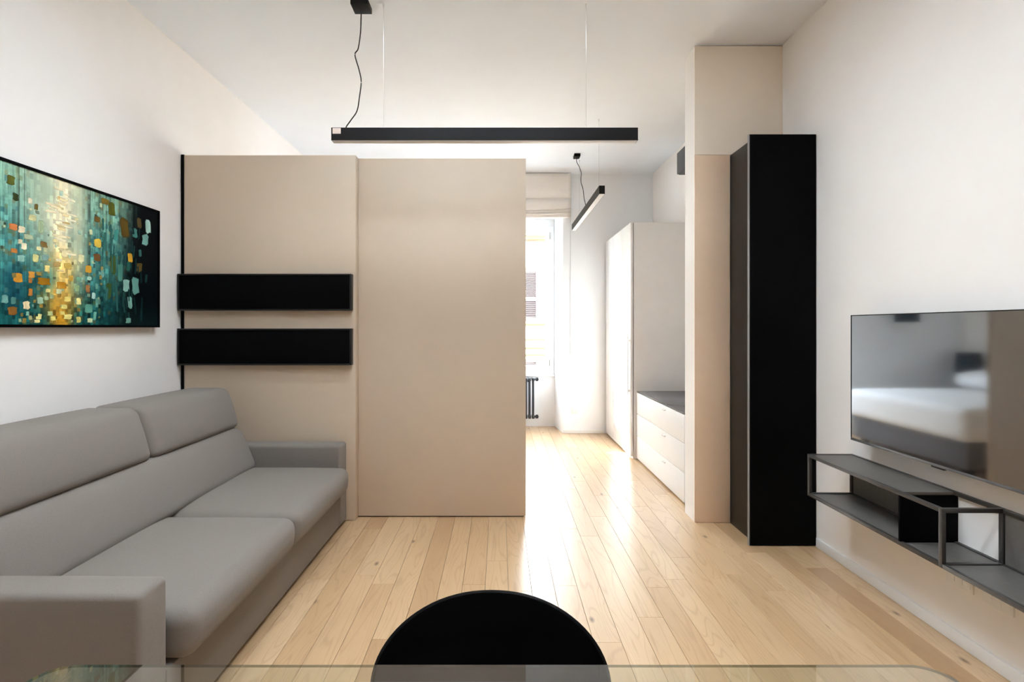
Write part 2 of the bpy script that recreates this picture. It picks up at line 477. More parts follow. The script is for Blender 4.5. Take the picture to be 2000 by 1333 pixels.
hd = bmesh.new(); bm_cyl(hd, (mid + .03, WY0 - .012, 1.6), (mid + .03, WY0 - .05, 1.6), .010); bm_box(hd, mid + .02, mid + .04, WY0 - .062, WY0 - .048, 1.49, 1.61, .004)
obj('handle', hd, M['steel'], win, smooth=True)
rs = bpy.data.objects.new('roller_shutter', None); col.objects.link(rs); rs.location = (0, 6.9, 2.5); rs.parent = win; rs.matrix_parent_inverse = Matrix.Translation(-win.location)
for k in range(3):
    box('slat', (W0 + .02, W1 - .02, 6.915, 6.93, 2.462 + k * .05, 2.508 + k * .05), M['wood_slat'], rs, bev=.004)

# ------------------------------------------------------------------ street outside
box('street', (-40, 30, -30, 14.2, -6.2, -6.0), M['asphalt'], kind='structure')
bld = thing('apartment_building', 'cream rendered house across the street with red-brown shutters, behind the window', 'building', (0, 14.6, -6))
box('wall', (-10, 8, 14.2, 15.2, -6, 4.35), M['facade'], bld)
for z, t in ((1.35, .06), (.95, .035), (.70, .05), (.52, .035)):
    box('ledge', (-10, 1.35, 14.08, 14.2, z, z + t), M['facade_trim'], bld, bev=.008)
for (xa, xb, za, zb) in ((-.02, .52, 1.5, 2.95), (.53, 1.08, 1.5, 2.95), (-2.6, -2.06, 1.5, 2.95), (-2.05, -1.5, 1.5, 2.95), (.53, 1.08, -1.4, .42), (-.02, .52, -1.4, .42)):
    sh = bpy.data.objects.new('shutter', None); col.objects.link(sh); sh.location = ((xa + xb) / 2, 14.15, za); sh.parent = bld; sh.matrix_parent_inverse = Matrix.Translation(-bld.location)
    bm = bmesh.new(); t = .07
    ym, yn = 14.13, 14.19
    bm_box(bm, xa, xb, ym, yn, za, za + t); bm_box(bm, xa, xb, ym, yn, zb - t, zb)
    bm_box(bm, xa, xa + t, ym, yn, za + t, zb - t); bm_box(bm, xb - t, xb, ym, yn, za + t, zb - t)
    zm = za + (zb - za) * .38
    bm_box(bm, xa + t, xb - t, ym, yn, zm - .03, zm + .03)
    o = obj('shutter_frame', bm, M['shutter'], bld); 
    o.parent = sh; o.matrix_parent_inverse = Matrix.Translation(-(sh.location + bld.location - bld.location))
    bm = bmesh.new()
    z = za + t + .01
    while z < zb - t - .05:
        if abs(z + .02 - zm) > .05:
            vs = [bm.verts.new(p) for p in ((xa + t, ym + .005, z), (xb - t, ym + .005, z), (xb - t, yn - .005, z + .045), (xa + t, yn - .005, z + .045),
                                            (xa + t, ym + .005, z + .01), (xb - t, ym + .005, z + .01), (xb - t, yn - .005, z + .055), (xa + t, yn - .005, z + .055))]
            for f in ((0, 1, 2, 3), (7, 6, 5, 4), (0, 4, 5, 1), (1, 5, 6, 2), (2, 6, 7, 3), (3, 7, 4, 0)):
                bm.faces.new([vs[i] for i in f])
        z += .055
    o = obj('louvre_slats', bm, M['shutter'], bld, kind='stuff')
    o.parent = sh; o.matrix_parent_inverse = Matrix.Translation(-sh.location)

# ------------------------------------------------------------------ partition panels
pp = thing('partition_panel', 'fixed greige partition panel behind the sofa carrying two black boxes', 'partition', (-1.54, 3.47, 0))
box('panel', (-2.117, -.964, 3.44, 3.50, .003, 2.458), M['laminate'], pp, bev=.0015)
box('edge_profile', (-2.136, -2.118, 3.437, 3.47, .0, 2.462), M['black'], pp)['label'] = 'black vertical edge strip'
sp = thing('sliding_panel', 'taller-than-wide greige sliding panel beside the opening to the bedroom', 'sliding panel', (-.48, 3.525, 0))
box('panel', (-1.20, .182, 3.506, 3.546, .008, 2.458), M['laminate'], sp, bev=.0015)
box('guide_rail', (-1.19, .17, 3.518, 3.534, 0.0005, .008), M['dark_gap'], sp)

def wall_box(z0, z1, label):
    t = thing('wall_box', label, 'wall box', (-1.56, 3.41, z0), 'black boxes on the partition panel')
    x0, x1, y0, y1 = -2.134, -.980, 3.392, 3.438
    box('body', (x0, x1 - .012, y0 + .006, y1, z0 + .004, z1 - .004), M['black'], t, bev=.002)
    bm = bmesh.new()
    bm_box(bm, x0, x1 - .014, y0, y1, z0, z0 + .010, .0015); bm_box(bm, x0, x1 - .014, y0, y1, z1 - .010, z1, .0015)
    bm_box(bm, x0, x0 + .01, y0, y1, z0 + .010, z1 - .010, .0015)
    obj('rim', bm, M['black_side'], t, smooth=True)
    box('end_cap', (x1 - .012, x1, y0, y1, z0, z1), M['black_side'], t, bev=.003)
wall_box(1.412, 1.656, 'upper long black box on the greige partition, level with the painting')
wall_box(1.049, 1.293, 'lower long black box on the greige partition, closest above the sofa')

# ------------------------------------------------------------------ painting on the left wall
DABS = """2.217 1.736 0.039 0.030 205 125 70;2.256 1.732 0.033 0.030 230 215 180;2.288 1.705 0.045 0.024 175 185 150;2.249 1.678 0.022 0.020 215 205 165;2.266 1.659 0.028 0.031 235 225 190;2.220 1.633 0.032 0.020 190 120 60;2.253 1.604 0.036 0.030 140 185 170;2.297 1.868 0.023 0.028 215 205 175;2.308 1.795 0.038 0.028 210 205 150;2.327 1.848 0.019 0.028 110 95 50;2.351 1.762 0.032 0.056 170 190 150;2.366 1.683 0.036 0.028 130 105 60;2.339 1.661 0.025 0.018 235 225 170;2.323 1.615 0.029 0.035 215 210 140;2.375 1.624 0.040 0.028 130 165 155;2.383 1.575 0.028 0.032 225 205 130;2.236 1.518 0.044 0.040 215 150 50;2.304 1.538 0.032 0.031 200 140 60;2.297 1.510 0.019 0.021 170 110 50;2.298 1.459 0.021 0.034 175 115 50;2.339 1.546 0.027 0.018 160 130 60;2.366 1.513 0.064 0.035 150 105 25;2.462 1.503 0.052 0.033 190 135 40;2.388 1.472 0.024 0.018 230 215 140;2.179 1.421 0.030 0.036 110 160 150;2.217 1.416 0.025 0.033 80 130 120;2.347 1.423 0.031 0.032 160 190 160;2.379 1.436 0.024 0.018 170 190 150;2.278 1.399 0.033 0.038 225 205 160;2.213 1.373 0.042 0.037 140 95 40;2.284 1.362 0.016 0.021 130 180 160;2.339 1.349 0.031 0.028 225 215 140;2.399 1.366 0.029 0.022 190 200 140;2.331 1.328 0.031 0.015 230 215 150;2.415 1.343 0.029 0.022 225 210 120;2.479 1.657 0.035 0.033 235 220 170;2.575 1.648 0.038 0.042 225 220 170;2.428 1.712 0.029 0.016 235 220 160;2.547 1.839 0.028 0.019 215 210 160;2.638 1.791 0.022 0.028 200 205 160;2.623 1.599 0.039 0.039 215 160 55;2.683 1.743 0.046 0.044 225 190 75;2.678 1.866 0.041 0.032 110 85 40;2.678 1.666 0.046 0.040 120 85 45;2.628 1.552 0.028 0.020 170 210 190;2.618 1.500 0.027 0.039 160 110 65;2.656 1.465 0.025 0.032 170 205 195;2.561 1.431 0.030 0.035 235 225 150;2.561 1.542 0.033 0.023 120 170 140;2.552 1.495 0.028 0.031 150 180 130;2.497 1.439 0.040 0.026 230 210 120;2.475 1.400 0.035 0.022 235 220 130;2.466 1.370 0.030 0.018 235 215 120;2.497 1.352 0.049 0.026 230 215 130;2.458 1.333 0.039 0.022 205 150 40;2.561 1.338 0.028 0.031 215 205 120;2.633 1.336 0.035 0.024 190 205 160;2.663 1.360 0.022 0.048 100 160 140;2.623 1.398 0.049 0.047 90 150 130;2.714 1.589 0.021 0.049 120 170 155;2.736 1.973 0.059 0.030 120 100 40;2.779 1.942 0.050 0.075 90 95 35;2.876 1.861 0.065 0.104 95 75 30;2.992 1.910 0.036 0.058 90 75 45;3.067 1.903 0.047 0.078 165 200 190;3.044 1.821 0.055 0.068 120 170 160;2.954 1.845 0.044 0.053 70 130 120;2.812 1.806 0.028 0.067 70 150 140;2.918 1.698 0.036 0.053 200 150 45;2.905 1.649 0.030 0.061 40 90 80;2.992 1.650 0.045 0.054 95 75 35;2.841 1.607 0.040 0.102 75 135 120;2.888 1.538 0.048 0.074 140 185 170;2.961 1.540 0.056 0.098 100 150 140;2.918 1.444 0.036 0.070 120 170 155;2.790 1.643 0.039 0.109 70 90 40;2.999 1.736 0.023 0.045 50 100 95;3.051 1.593 0.020 0.055 25 60 55;2.757 1.499 0.038 0.083 60 85 40;2.905 1.339 0.042 0.031 110 160 140;2.206 1.935 0.035 0.040 90 95 40;2.228 1.868 0.028 0.033 60 70 40;2.466 1.914 0.061 0.013 235 220 170;2.479 1.947 0.053 0.010 240 228 190;2.449 1.873 0.051 0.012 215 195 140;2.484 1.844 0.044 0.012 235 215 160;2.462 1.773 0.048 0.013 225 205 150;2.488 1.808 0.044 0.010 200 170 110;2.497 1.600 0.044 0.030 215 180 90;2.436 1.600 0.038 0.026 180 150 90;2.471 1.552 0.035 0.022 225 195 110;2.445 1.472 0.034 0.026 200 205 160;2.515 1.541 0.027 0.030 200 160 70;"""
def sm(a, b, x):
    t = min(1, max(0, (x - a) / (b - a))); return t * t * (3 - 2 * t)
def mix3(a, b, t): return tuple(p + (q - p) * t for p, q in zip(a, b))
pr = random.Random(5)
PY0, PY1, PZ0, PZ1 = 1.90, 3.168, 1.30, 2.02
streaks = {}
def canvas_color(y, z, jitter):
    v = (PZ1 - z) / (PZ1 - PZ0)                 # 0 top .. 1 bottom
    top, midc, bot = (132, 172, 150), (72, 130, 124), (24, 80, 78)
    c = mix3(top, midc, sm(.0, .5, v)); c = mix3(c, bot, sm(.45, .95, v))
    k = jitter
    cell = random.Random(int(y / .017) * 7919 + int((z + .009 * (int(y / .017) % 3)) / .024))
    mott = cell.gauss(0, 1) * (.08 + .12 * v)
    c = tuple(p * (1 + .28 * k + mott) for p in c)
    if cell.random() < .16: c = mix3(c, cell.choice(((96, 100, 46), (150, 190, 160), (18, 70, 88), (130, 96, 44))), .30 + .25 * v)
    # pale veil left of the glow
    g = math.exp(-((y - 2.36) / .10) ** 2) * (1 - sm(.25, .75, v)) * .75
    c = mix3(c, (190, 200, 172), g)
    g = math.exp(-((y - 2.56) / .055) ** 2) * (1 - sm(.4, .95, v)) * .8
    c = mix3(c, (200, 205, 172), g)
    wv = .056 + .012 * math.sin(z * 31 + 1.3)
    g = math.exp(-((y - 2.465 - .01 * math.sin(z * 17)) / (wv * (1.15 + .25 * v))) ** 2)
    gold = mix3((246, 236, 198), (226, 196, 118), sm(.35, .62, v)); gold = mix3(gold, (184, 136, 42), sm(.6, .95, v))
    gold = tuple(p * (1 + mott * .7) for p in gold)
    c = mix3(c, gold, min(1, g * 1.1))
    # blue-green depth low on the left
    d = math.exp(-((y - 2.22) / .06) ** 2) * sm(.55, .7, v) * (1 - sm(.8, 1, v)) * .6
    c = mix3(c, (14, 62, 82), d)
    # dark right-hand side
    dk = sm(2.76, 2.98, y + .10 * (v - .5) + .03 * jitter)
    c = mix3(c, (4, 9, 11), dk)
    c = mix3(c, (12, 40, 42), .5 * sm(.75, 1, v) * sm(2.66, 2.75, y))
    return c
pt = thing('painting', 'black framed abstract painting in teal and gold on the left wall', 'painting', (XL, (PY0 + PY1) / 2, PZ0))
cv = bmesh.new(); lay = cv.verts.layers.float_color.new('paint')
NY_, NZ_ = 330, 130
jit = []
run = 0
for i in range(NY_ + 1):
    if run <= 0:
        val = pr.gauss(0, .45); run = pr.choice((1, 2, 3, 4, 6))
        if pr.random() < .06: val = -2.6; run = 1
    jit.append(val); run -= 1
xo = XL + .036
grid = []
for i in range(NY_ + 1):
    rowv = []
    y = PY0 + .012 + (PY1 - PY0 - .024) * i / NY_
    ph = pr.uniform(0, 6)
    for j in range(NZ_ + 1):
        z = PZ0 + .012 + (PZ1 - PZ0 - .024) * j / NZ_
        v = cv.verts.new((xo, y, z))
        jj = jit[i] * (1 if jit[i] > -2 else (1 if z > 1.66 else .2)) + .25 * math.sin(z * 23 + ph) + pr.gauss(0, .10)
        c = canvas_color(y, z, jj)
        v[lay] = tuple(lin(min(255, max(0, p))) for p in c) + (1,)
        rowv.append(v)
    grid.append(rowv)
for i in range(NY_):
    for j in range(NZ_):
        cv.faces.new((grid[i][j], grid[i + 1][j], grid[i + 1][j + 1], grid[i][j + 1]))
obj('canvas', cv, M['canvas'], pt)
bm = bmesh.new(); f = .013
x0, x1 = XL + .002, XL + .042
bm_box(bm, x0, x1, PY0, PY1, PZ0, PZ0 + f, .001, 1); bm_box(bm, x0, x1, PY0, PY1, PZ1 - f, PZ1, .001, 1)
bm_box(bm, x0, x1, PY0, PY0 + f, PZ0 + f, PZ1 - f, .001, 1); bm_box(bm, x0, x1, PY1 - f, PY1, PZ0 + f, PZ1 - f, .001, 1)
bm_box(bm, x0, xo - .002, PY0 + f, PY1 - f, PZ0 + f, PZ1 - f)
obj('picture_frame', bm, M['black'], pt)
db = bmesh.new(); lay = db.verts.layers.float_color.new('paint')
def dab(y, z, wy, hz, c):
    y = min(max(y, PY0 + .03), PY1 - .03); z = min(max(z, PZ0 + .014 + hz / 2), PZ1 - .014 - hz / 2)
    th = .0005 + pr.random() * .0007
    sk = pr.uniform(-.15, .15)
    ring = []
    for (a, b) in ((-.5, -.42), (-.2, -.5), (.25, -.48), (.5, -.36), (.47, .1), (.5, .4), (.2, .5), (-.3, .47), (-.5, .35), (-.46, -.05)):
        a += pr.uniform(-.06, .06); b += pr.uniform(-.06, .06)
        ring.append((y + a * wy + sk * b * hz, z + b * hz))
    base = [db.verts.new((xo + .0003, p, q)) for p, q in ring]
    top = [db.verts.new((xo + th, y + (p - y) * .86, z + (q - z) * .86)) for p, q in ring]
    for vset, k in ((base, .8), (top, 1.0)):
        for n_, v in enumerate(vset):
            kk = k * (1 + pr.uniform(-.12, .08))
            v[lay] = tuple(lin(min(255, max(0, p * kk))) for p in c) + (1,)
    db.faces.new(top)
    for i in range(10):
        j = (i + 1) % 10
        db.faces.new((base[i], base[j], top[j], top[i]))
for s in DABS.strip(';').split(';'):
    q = s.split()
    dab(float(q[0]), float(q[1]), float(q[2]), float(q[3]), tuple(int(k) for k in q[4:7]))
for k in range(110):                              # smaller touches between the big ones
    y = pr.uniform(PY0 + .03, 2.72); z = PZ0 + .03 + .62 * pr.random() ** 1.7
    base = canvas_color(y, z, 0)
    t = pr.random()
    c = mix3(base, (235, 225, 160), .55) if t < .3 else mix3(base, (205, 145, 55), .6) if t < .5 else mix3(base, (140, 190, 175), .55) if t < .8 else tuple(p * .7 for p in base)
    sgn = pr.uniform(.010, .022)
    dab(y, z, sgn, sgn * pr.uniform(.7, 1.3), c)
for k in range(30):                               # cream ridges down the glow
    z = pr.uniform(1.55, 1.98); y = 2.465 + pr.gauss(0, .03)
    dab(y, z, pr.uniform(.03, .07), pr.uniform(.006, .012), mix3((232, 216, 170), (250, 242, 212), pr.uniform(-.6, .9)))
for k in range(46):                               # long vertical strokes in the dark side
    y = pr.uniform(2.68, 3.02); z = pr.uniform(1.36, 1.86); d = sm(2.6, 3.05, y)
    c = mix3((70, 135, 122), (14, 40, 42), min(1, d + pr.uniform(-.1, .25)))
    dab(y, z, pr.uniform(.008, .02), pr.uniform(.04, .11), c)
for k in range(40):                               # part of the canvas outside the picture's left edge
    y = pr.uniform(1.92, 2.16); z = pr.uniform(1.34, 1.85)
    dab(y, z, .025, .028, pr.choice(((205, 150, 70), (220, 210, 160), (120, 170, 155), (90, 95, 45))))
obj('paint_strokes', db, M['canvas'], pt, kind='stuff')

# ------------------------------------------------------------------ sofa
SX0, SY0, SY1 = -2.125, 1.445, 3.42
sofa = thing('sofa', 'grey fabric sofa with low arms and tall two-tier back along the left wall', 'sofa', (-1.6, 2.43, 0))
ya, yb = SY0 + .13, SY1 - .14
box('base', (SX0 + .02, -1.022, ya + .002, yb - .002, .025, .245), M['sofa'], sofa, bev=.008)
for (a, b) in ((SY0, ya), (yb, SY1)):
    bm = bmesh.new(); bm_soft(bm, SX0, -1.018, a, b, .02, .54, .018, n=6, top=.004)
    obj('armrest', bm, M['sofa'], sofa, smooth='all')
ym = (ya + yb) / 2
def seat_fn(v):
    # slight forward taper under the nose
    x = v.x
    if v.x > -1.2 and v.z < .33:
        x -= (.33 - v.z) * .10
    return (x, v.y, v.z)
for (a, b) in ((ya + .022, ym - .002), (ym + .002, yb - .006)):
    bm = bmesh.new(); bm_soft(bm, -1.86, -.958, a, b, .248, .408, .046, n=14, top=.022, front=.012, fn=seat_fn)
    obj('seat_cushion', bm, M['sofa'], sofa, smooth='all')
def lean(k, zref):
    return lambda v: (v.x - (v.z - zref) * k, v.y, v.z)
bm = bmesh.new(); bm_soft(bm, -1.98, -1.545, ya + .01, yb - .01, .40, .672, .055, n=12, front=.022, fn=lean(.42, .45))
obj('back_cushion', bm, M['sofa'], sofa, smooth='all')
for (a, b) in ((ya + .01, ym + .0295), (ym + .0305, yb - .01)):
    bm = bmesh.new(); bm_soft(bm, -1.92, -1.665, a, b, .665, .918, .040, n=10, top=.004, front=.024, fn=lean(.30, .72))
    obj('headrest', bm, M['sofa'], sofa, smooth='all')
box('back_frame', (SX0, -1.90, ya + .004, yb - .004, .10, .74), M['sofa'], sofa, bev=.02)
for x in (-2.02, -1.10):
    for y in (SY0 + .07, SY1 - .07):
        bm = bmesh.new(); bm_cyl(bm, (x, y, 0), (x, y, .024), .022); obj('foot', bm, M['dark_gap'], sofa)

# ------------------------------------------------------------------ linear pendants
def pendant(x0, x1, y0, y1, zb, along, wires, canopy, cable, label, tag=False):
    t = thing('linear_pendant', label, 'pendant lamp', ((x0 + x1) / 2, (y0 + y1) / 2, zb), 'black linear pendants')
    zt = zb + .075
    bm = bmesh.new()
    bm_box(bm, x0, x1, y0, y1, zb + .010, zt, .0008, 1)
    # thin lips around the recessed diffuser
    bm_box(bm, x0, x0 + .003, y0, y1, zb + .002, zb + .010); bm_box(bm, x1 - .003, x1, y0, y1, zb + .002, zb + .010)
    bm_box(bm, x0 + .003, x1 - .003, y0, y0 + .003, zb + .002, zb + .010); bm_box(bm, x0 + .003, x1 - .003, y1 - .003, y1, zb + .002, zb + .010)
    obj('profile', bm, M['lamp'], t)
    box('diffuser', (x0 + .0035, x1 - .0035, y0 + .0035, y1 - .0035, zb - .001, zb + .0098), M['diffuser'], t, bev=.001)
    for (wx, wy) in wires:
        bm = bmesh.new(); bm_cyl(bm, (wx, wy, zt), (wx, wy, zt + .028), .0035, .002, n=10)
        g = obj('wire_grip', bm, M['steel'], t)
        bm = bmesh.new(); bm_cyl(bm, (wx, wy, zt + .028), (wx, wy, H - .001), .0011, n=6); obj('wire', bm, M['steel'], t)
        bm = bmesh.new(); bm_cyl(bm, (wx, wy, H - .02), (wx, wy, H), .004, .006, n=10); obj('ceiling_anchor', bm, M['white_pvc'], t)
    cx, cy, sx, sy = canopy
    box('canopy', (cx - sx / 2, cx + sx / 2, cy - sy / 2, cy + sy / 2, H - .032, H), M['lamp'], t, bev=.002)
    bm = bmesh.new(); bm_tube(bm, smooth_path(cable, 8), .0035, 8)
    obj('cable', bm, M['lamp'], t, smooth='all')
    if tag:
        o = box('sticker', (x0 + .008, x0 + .055, y0 - .0012, y0, zt - .036, zt - .004), M['tag'], t); o['label'] = 'pale paper sticker'
YL = 2.95
def FP(x, y): return ((x - 975) * YL / 1000, YL + .025, 1.3 + (640 - y) * YL / 1000)
cable = [(-.8, YL + .02, 3.155), (-.803, YL + .022, 3.06), (-.807, YL + .024, 3.0), (-.820, YL + .025, 2.92), (-.838, YL + .025, 2.895 - .01), (-.815, YL + .025, 2.80), (-.802, YL + .025, 2.73),
         (-.812, YL + .025, 2.64), (-.826, YL + .025, 2.56), (-.858, YL + .025, 2.51), (-.888, YL + .025, 2.467), (-.886, YL + .025, 2.452)]
pendant(-.968, .800, YL, YL + .05, 2.378, 'x', [(-.672, YL + .025), (.505, YL + .025)], (-.80, YL + .02, .10, .10), cable,
        'long black linear pendant hanging across the living room, nearest the viewer', tag=True)
cable2 = [(.844, 5.57, 3.15), (.842, 5.56, 3.10), (.858, 5.5, 3.03), (.872, 5.45, 2.95), (.858, 5.38, 2.86), (.852, 5.32, 2.80), (.864, 5.28, 2.73), (.868, 5.24, 2.63), (.874, 5.21, 2.575), (.876, 5.2, 2.546)]
pendant(.875, .925, 4.48, 6.18, 2.468, 'y', [(.845 + .055, 4.62), (.90, 5.75)], (.844, 5.57, .065, .10), cable2,
        'shorter-looking black linear pendant receding into the bedroom toward the window wall')

# ------------------------------------------------------------------ tall black cabinet on the right
tc_ = thing('tall_cabinet', 'tall narrow black cabinet against the right wall beside the beige pier', 'cabinet', (1.7, 3.22, 0))
box('carcass', (1.535, XR - .001, 3.062, 3.402, 0, 2.444), M['black_side'], tc_, bev=.001)
box('door', (1.4875, XR - .003, 3.04, 3.060, .004, 2.448), M['black'], tc_, bev=.001)
box('door_edge_highlight', (1.484, 1.4874, 3.040, 3.060, .004, 2.448), M['edge_highlight'], tc_)['label'] = 'highlight on the door edge, painted as a thin grey strip'  # the glint along the edge is put into the strip's colour

# ------------------------------------------------------------------ television
tv = thing('television', 'wide flat black television on the right wall mirroring the bed', 'television', (XR, 2.09, .714))
TY0, TY1, TZ0, TZ1, TX = 1.47, 2.591, .732, 1.362, 1.78
box('housing', (TX + .004, TX + .030, TY0 + .002, TY1 - .002, TZ0 + .002, TZ1 - .002), M['dark_gap'], tv, bev=.003)
box('screen', (TX, TX + .003, TY0 + .004, TY1 - .004, TZ0 + .012, TZ1 - .004), M['screen'], tv)
bm = bmesh.new(); e = .004
bm_box(bm, TX - .0015, TX + .006, TY0, TY1, TZ1 - e, TZ1); bm_box(bm, TX - .0015, TX + .006, TY0, TY0 + e, TZ0 + .012, TZ1 - e); bm_box(bm, TX - .0015, TX + .006, TY1 - e, TY1, TZ0 + .012, TZ1 - e)
obj('bezel', bm, M['dark_gap'], tv)
o = box('chin', (TX - .0025, TX + .008, TY0, TY1, TZ0, TZ0 + .0115), M['slate'], tv, bev=.002); o['label'] = 'slim dark grey strip under the screen'
box('sensor', (TX - .001, TX + .012, 2.05, 2.11, TZ0 - .006, TZ0), M['dark_gap'], tv, bev=.001)
box('wall_bracket', (TX + .030, XR - .002, 1.90, 2.20, .90, 1.20), M['dark_gap'], tv)

# ------------------------------------------------------------------ wall shelf under the television
ws = thing('wall_shelf', 'open black metal wall shelf with one divider under the television', 'shelf', (1.76, 1.9, .405))
b_ = .016
SX, SW = 1.643, XR - .001
zt, zb = .626, .405
YF, YM, YN, YD = 2.73, 1.90, 1.02, 2.105
def bar(name, *d): return box(name, d, M['blackmetal'], ws, bev=.0012)
# far module: ring frames at both ends, rails, top plate over the far part
for y in (YF - b_, YM):
    bar('post', SX, SX + b_, y, y + b_, zb + b_, zt - b_)
    bar('post', SW - b_, SW, y, y + b_, zb + b_, zt - b_)
    bar('rail', SX, SW, y, y + b_, zt - b_, zt)
    bar('rail', SX, SW, y, y + b_, zb, zb + b_)
bar('rail', SX, SX + b_, YM + b_, YF - b_, zt - b_, zt); bar('rail', SW - b_, SW, YM + b_, YF - b_, zt - b_, zt)
bar('rail', SX, SX + b_, YM + b_, YF - b_, zb, zb + b_); bar('rail', SW - b_, SW, YM + b_, YF - b_, zb, zb + b_)
box('top_plate', (SX + b_, SW - b_, YD, YF - b_, zt - .010, zt - .003), M['plate'], ws)
box('bottom_plate', (SX + b_, SW - b_, YM + b_, YF - b_, zb + .004, zb + .011), M['plate'], ws)
box('divider', (SX + .001, SW - .001, YD - .004, YD + .004, zb + .0115, zt - .0165), M['black'], ws)
box('back_panel', (SW - .008, SW, YD + .005, YF - b_ - .001, zb + .0165, zt - .0165), M['plate'], ws)
# near module: tray with a raised back
bar('rail', SX, SX + b_, YN, YM - .001, zb, zb + b_); bar('rail', SW - b_, SW, YN, YM - .001, zb, zb + b_)
bar('rail', SW - b_, SW, YN, YM - .001, zt - b_, zt)
for y in (YN,):
    bar('post', SX, SX + b_, y, y + b_, zb + b_, zt - b_)
    bar('post', SW - b_, SW, y, y + b_, zb + b_, zt - b_)
    bar('rail', SX + b_, SW - b_, y, y + b_, zt - b_, zt)
box('bottom_plate', (SX + b_, SW - b_, YN, YM - .001, zb + .004, zb + .011), M['plate'], ws)
box('back_panel', (SW - .008, SW, YN + b_, YM - .002, zb + .0165, zt - .0165), M['plate'], ws)

def socket(name, label, x, y, z, wy, hz, axis, group):
    t = thing(name, label, 'socket' if 'outlet' in name else 'switch', (x, y, z), group)
    if axis == 'x':
        box('plate', (x - .008, x, y - wy / 2, y + wy / 2, z - hz / 2, z + hz / 2), M['plastic_white'], t, bev=.002)
        n = 3
        for k in range(n):
            yc = y + (k - 1) * wy / 3.4
            box('insert', (x - .0095, x - .008, yc - wy / 8, yc + wy / 8, z - hz / 3.4, z + hz / 3.4), M['trim_white'], t, bev=.0006)
    else:
        box('plate', (x - wy / 2, x + wy / 2, y - .008, y, z - hz / 2, z + hz / 2), M['plastic_white'], t, bev=.002)
        for k in range(2):
            xc = x + (k - .5) * wy / 2.4
            box('insert', (xc - wy / 6, xc + wy / 6, y - .0095, y - .008, z - hz / 3.4, z + hz / 3.4), M['trim_white'], t, bev=.0006)
socket('wall_outlet', 'white outlet plate low on the right wall under the shelf, the farther one', XR, 2.09, .275, .12, .075, 'x', 'outlet plates under the shelf')
socket('wall_outlet', 'white outlet plate low on the right wall under the shelf, the nearer one', XR, 1.93, .275, .12, .075, 'x', 'outlet plates under the shelf')
socket('light_switch', 'white switch plate on the window wall at mid height, over the low outlet', .93, YB, .92, .085, .08, 'y', None)
socket('bedroom_outlet', 'white outlet plate near the floor on the window wall by the wardrobe', .93, YB, .28, .085, .08, 'y', None)
o = box('cable_trunking', (.868, .880, YB - .010, YB, .965, 2.64), M['white_pvc'], bev=.002)
o['label'] = 'thin white cable duct running up the window wall to the blind'; o['category'] = 'cable duct'

# ------------------------------------------------------------------ wardrobe
wd = thing('wardrobe', 'tall white wardrobe with three hinged doors in the bedroom', 'wardrobe', (1.59, 5.66, 0))
WX, WYn, WYf, WH = 1.30, 5.065, 6.24, 2.34
box('carcass', (WX + .032, XR - .004, WYn, WYf, .0, WH), M['carcass'], wd, bev=.001)
dw = (WYf - WYn) / 3
for k in range(3):
    y0 = WYn + k * dw + (0 if k == 0 else .003); y1 = WYn + (k + 1) * dw - .003
    d = box('door', (WX, WX + .022, y0, y1, .022, WH), M['white_lac'], wd, bev=.0015)
    yh = y0 + .035 if k != 1 else y1 - .035
    bm = bmesh.new(); bm_box(bm, WX - .022, WX - .012, yh - .006, yh + .006, .62, 1.22, .002)
    bm_box(bm, WX - .012, WX, yh - .005, yh + .005, .66, .68); bm_box(bm, WX - .012, WX, yh - .005, yh + .005, 1.16, 1.18)
    obj('handle', bm, M['white_lac'], d, smooth=True)
    
# ------------------------------------------------------------------ chest of drawers
cd = thing('chest_of_drawers', 'low white three-drawer chest with dark grey top in front of the wardrobe side', 'dresser', (1.61, 4.38, 0))
DX, DY0, DY1 = 1.350, 3.74, 5.03
box('carcass', (DX + .024, XR - .004, DY0, DY1, .012, .664), M['carcass'], cd, bev=.001)
box('plinth', (DX + .05, XR - .02, DY0 + .03, DY1 - .03, 0, .012), M['dark_gap'], cd)
o = box('top', (DX + .002, XR - .004, DY0 - .002, DY1 + .002, .665, .675), M['slate'], cd, bev=.001); o['label'] = 'dark grey glass top'
for (z0, z1) in ((.455, .660), (.238, .451), (.018, .234)):
    d = box('drawer', (DX, DX + .021, DY0 + .002, DY1 - .002, z0, z1), M['white_lac'], cd, bev=.0015)
    bm = bmesh.new(); bm_box(bm, DX - .016, DX, 4.15, 4.20, z1 - .034, z1 - .028, .001)
    obj('knob', bm, M['steel'], d)

# ------------------------------------------------------------------ grey box lamp high on the bedroom side of the right wall
wl = thing('wall_lamp', 'dark grey box lamp high on the bedroom right wall behind the pier', 'wall lamp', (1.8, 4.7, 2.76))
box('housing', (1.70, XR - .012, 4.50, 4.90, 2.765, 2.966), M['greybox'], wl, bev=.004)
box('diffuser', (1.715, XR - .03, 4.515, 4.885, 2.757, 2.765), M['greybox'], wl)
box('back_plate', (XR - .012, XR, 4.54, 4.86, 2.79, 2.94), M['greybox'], wl)

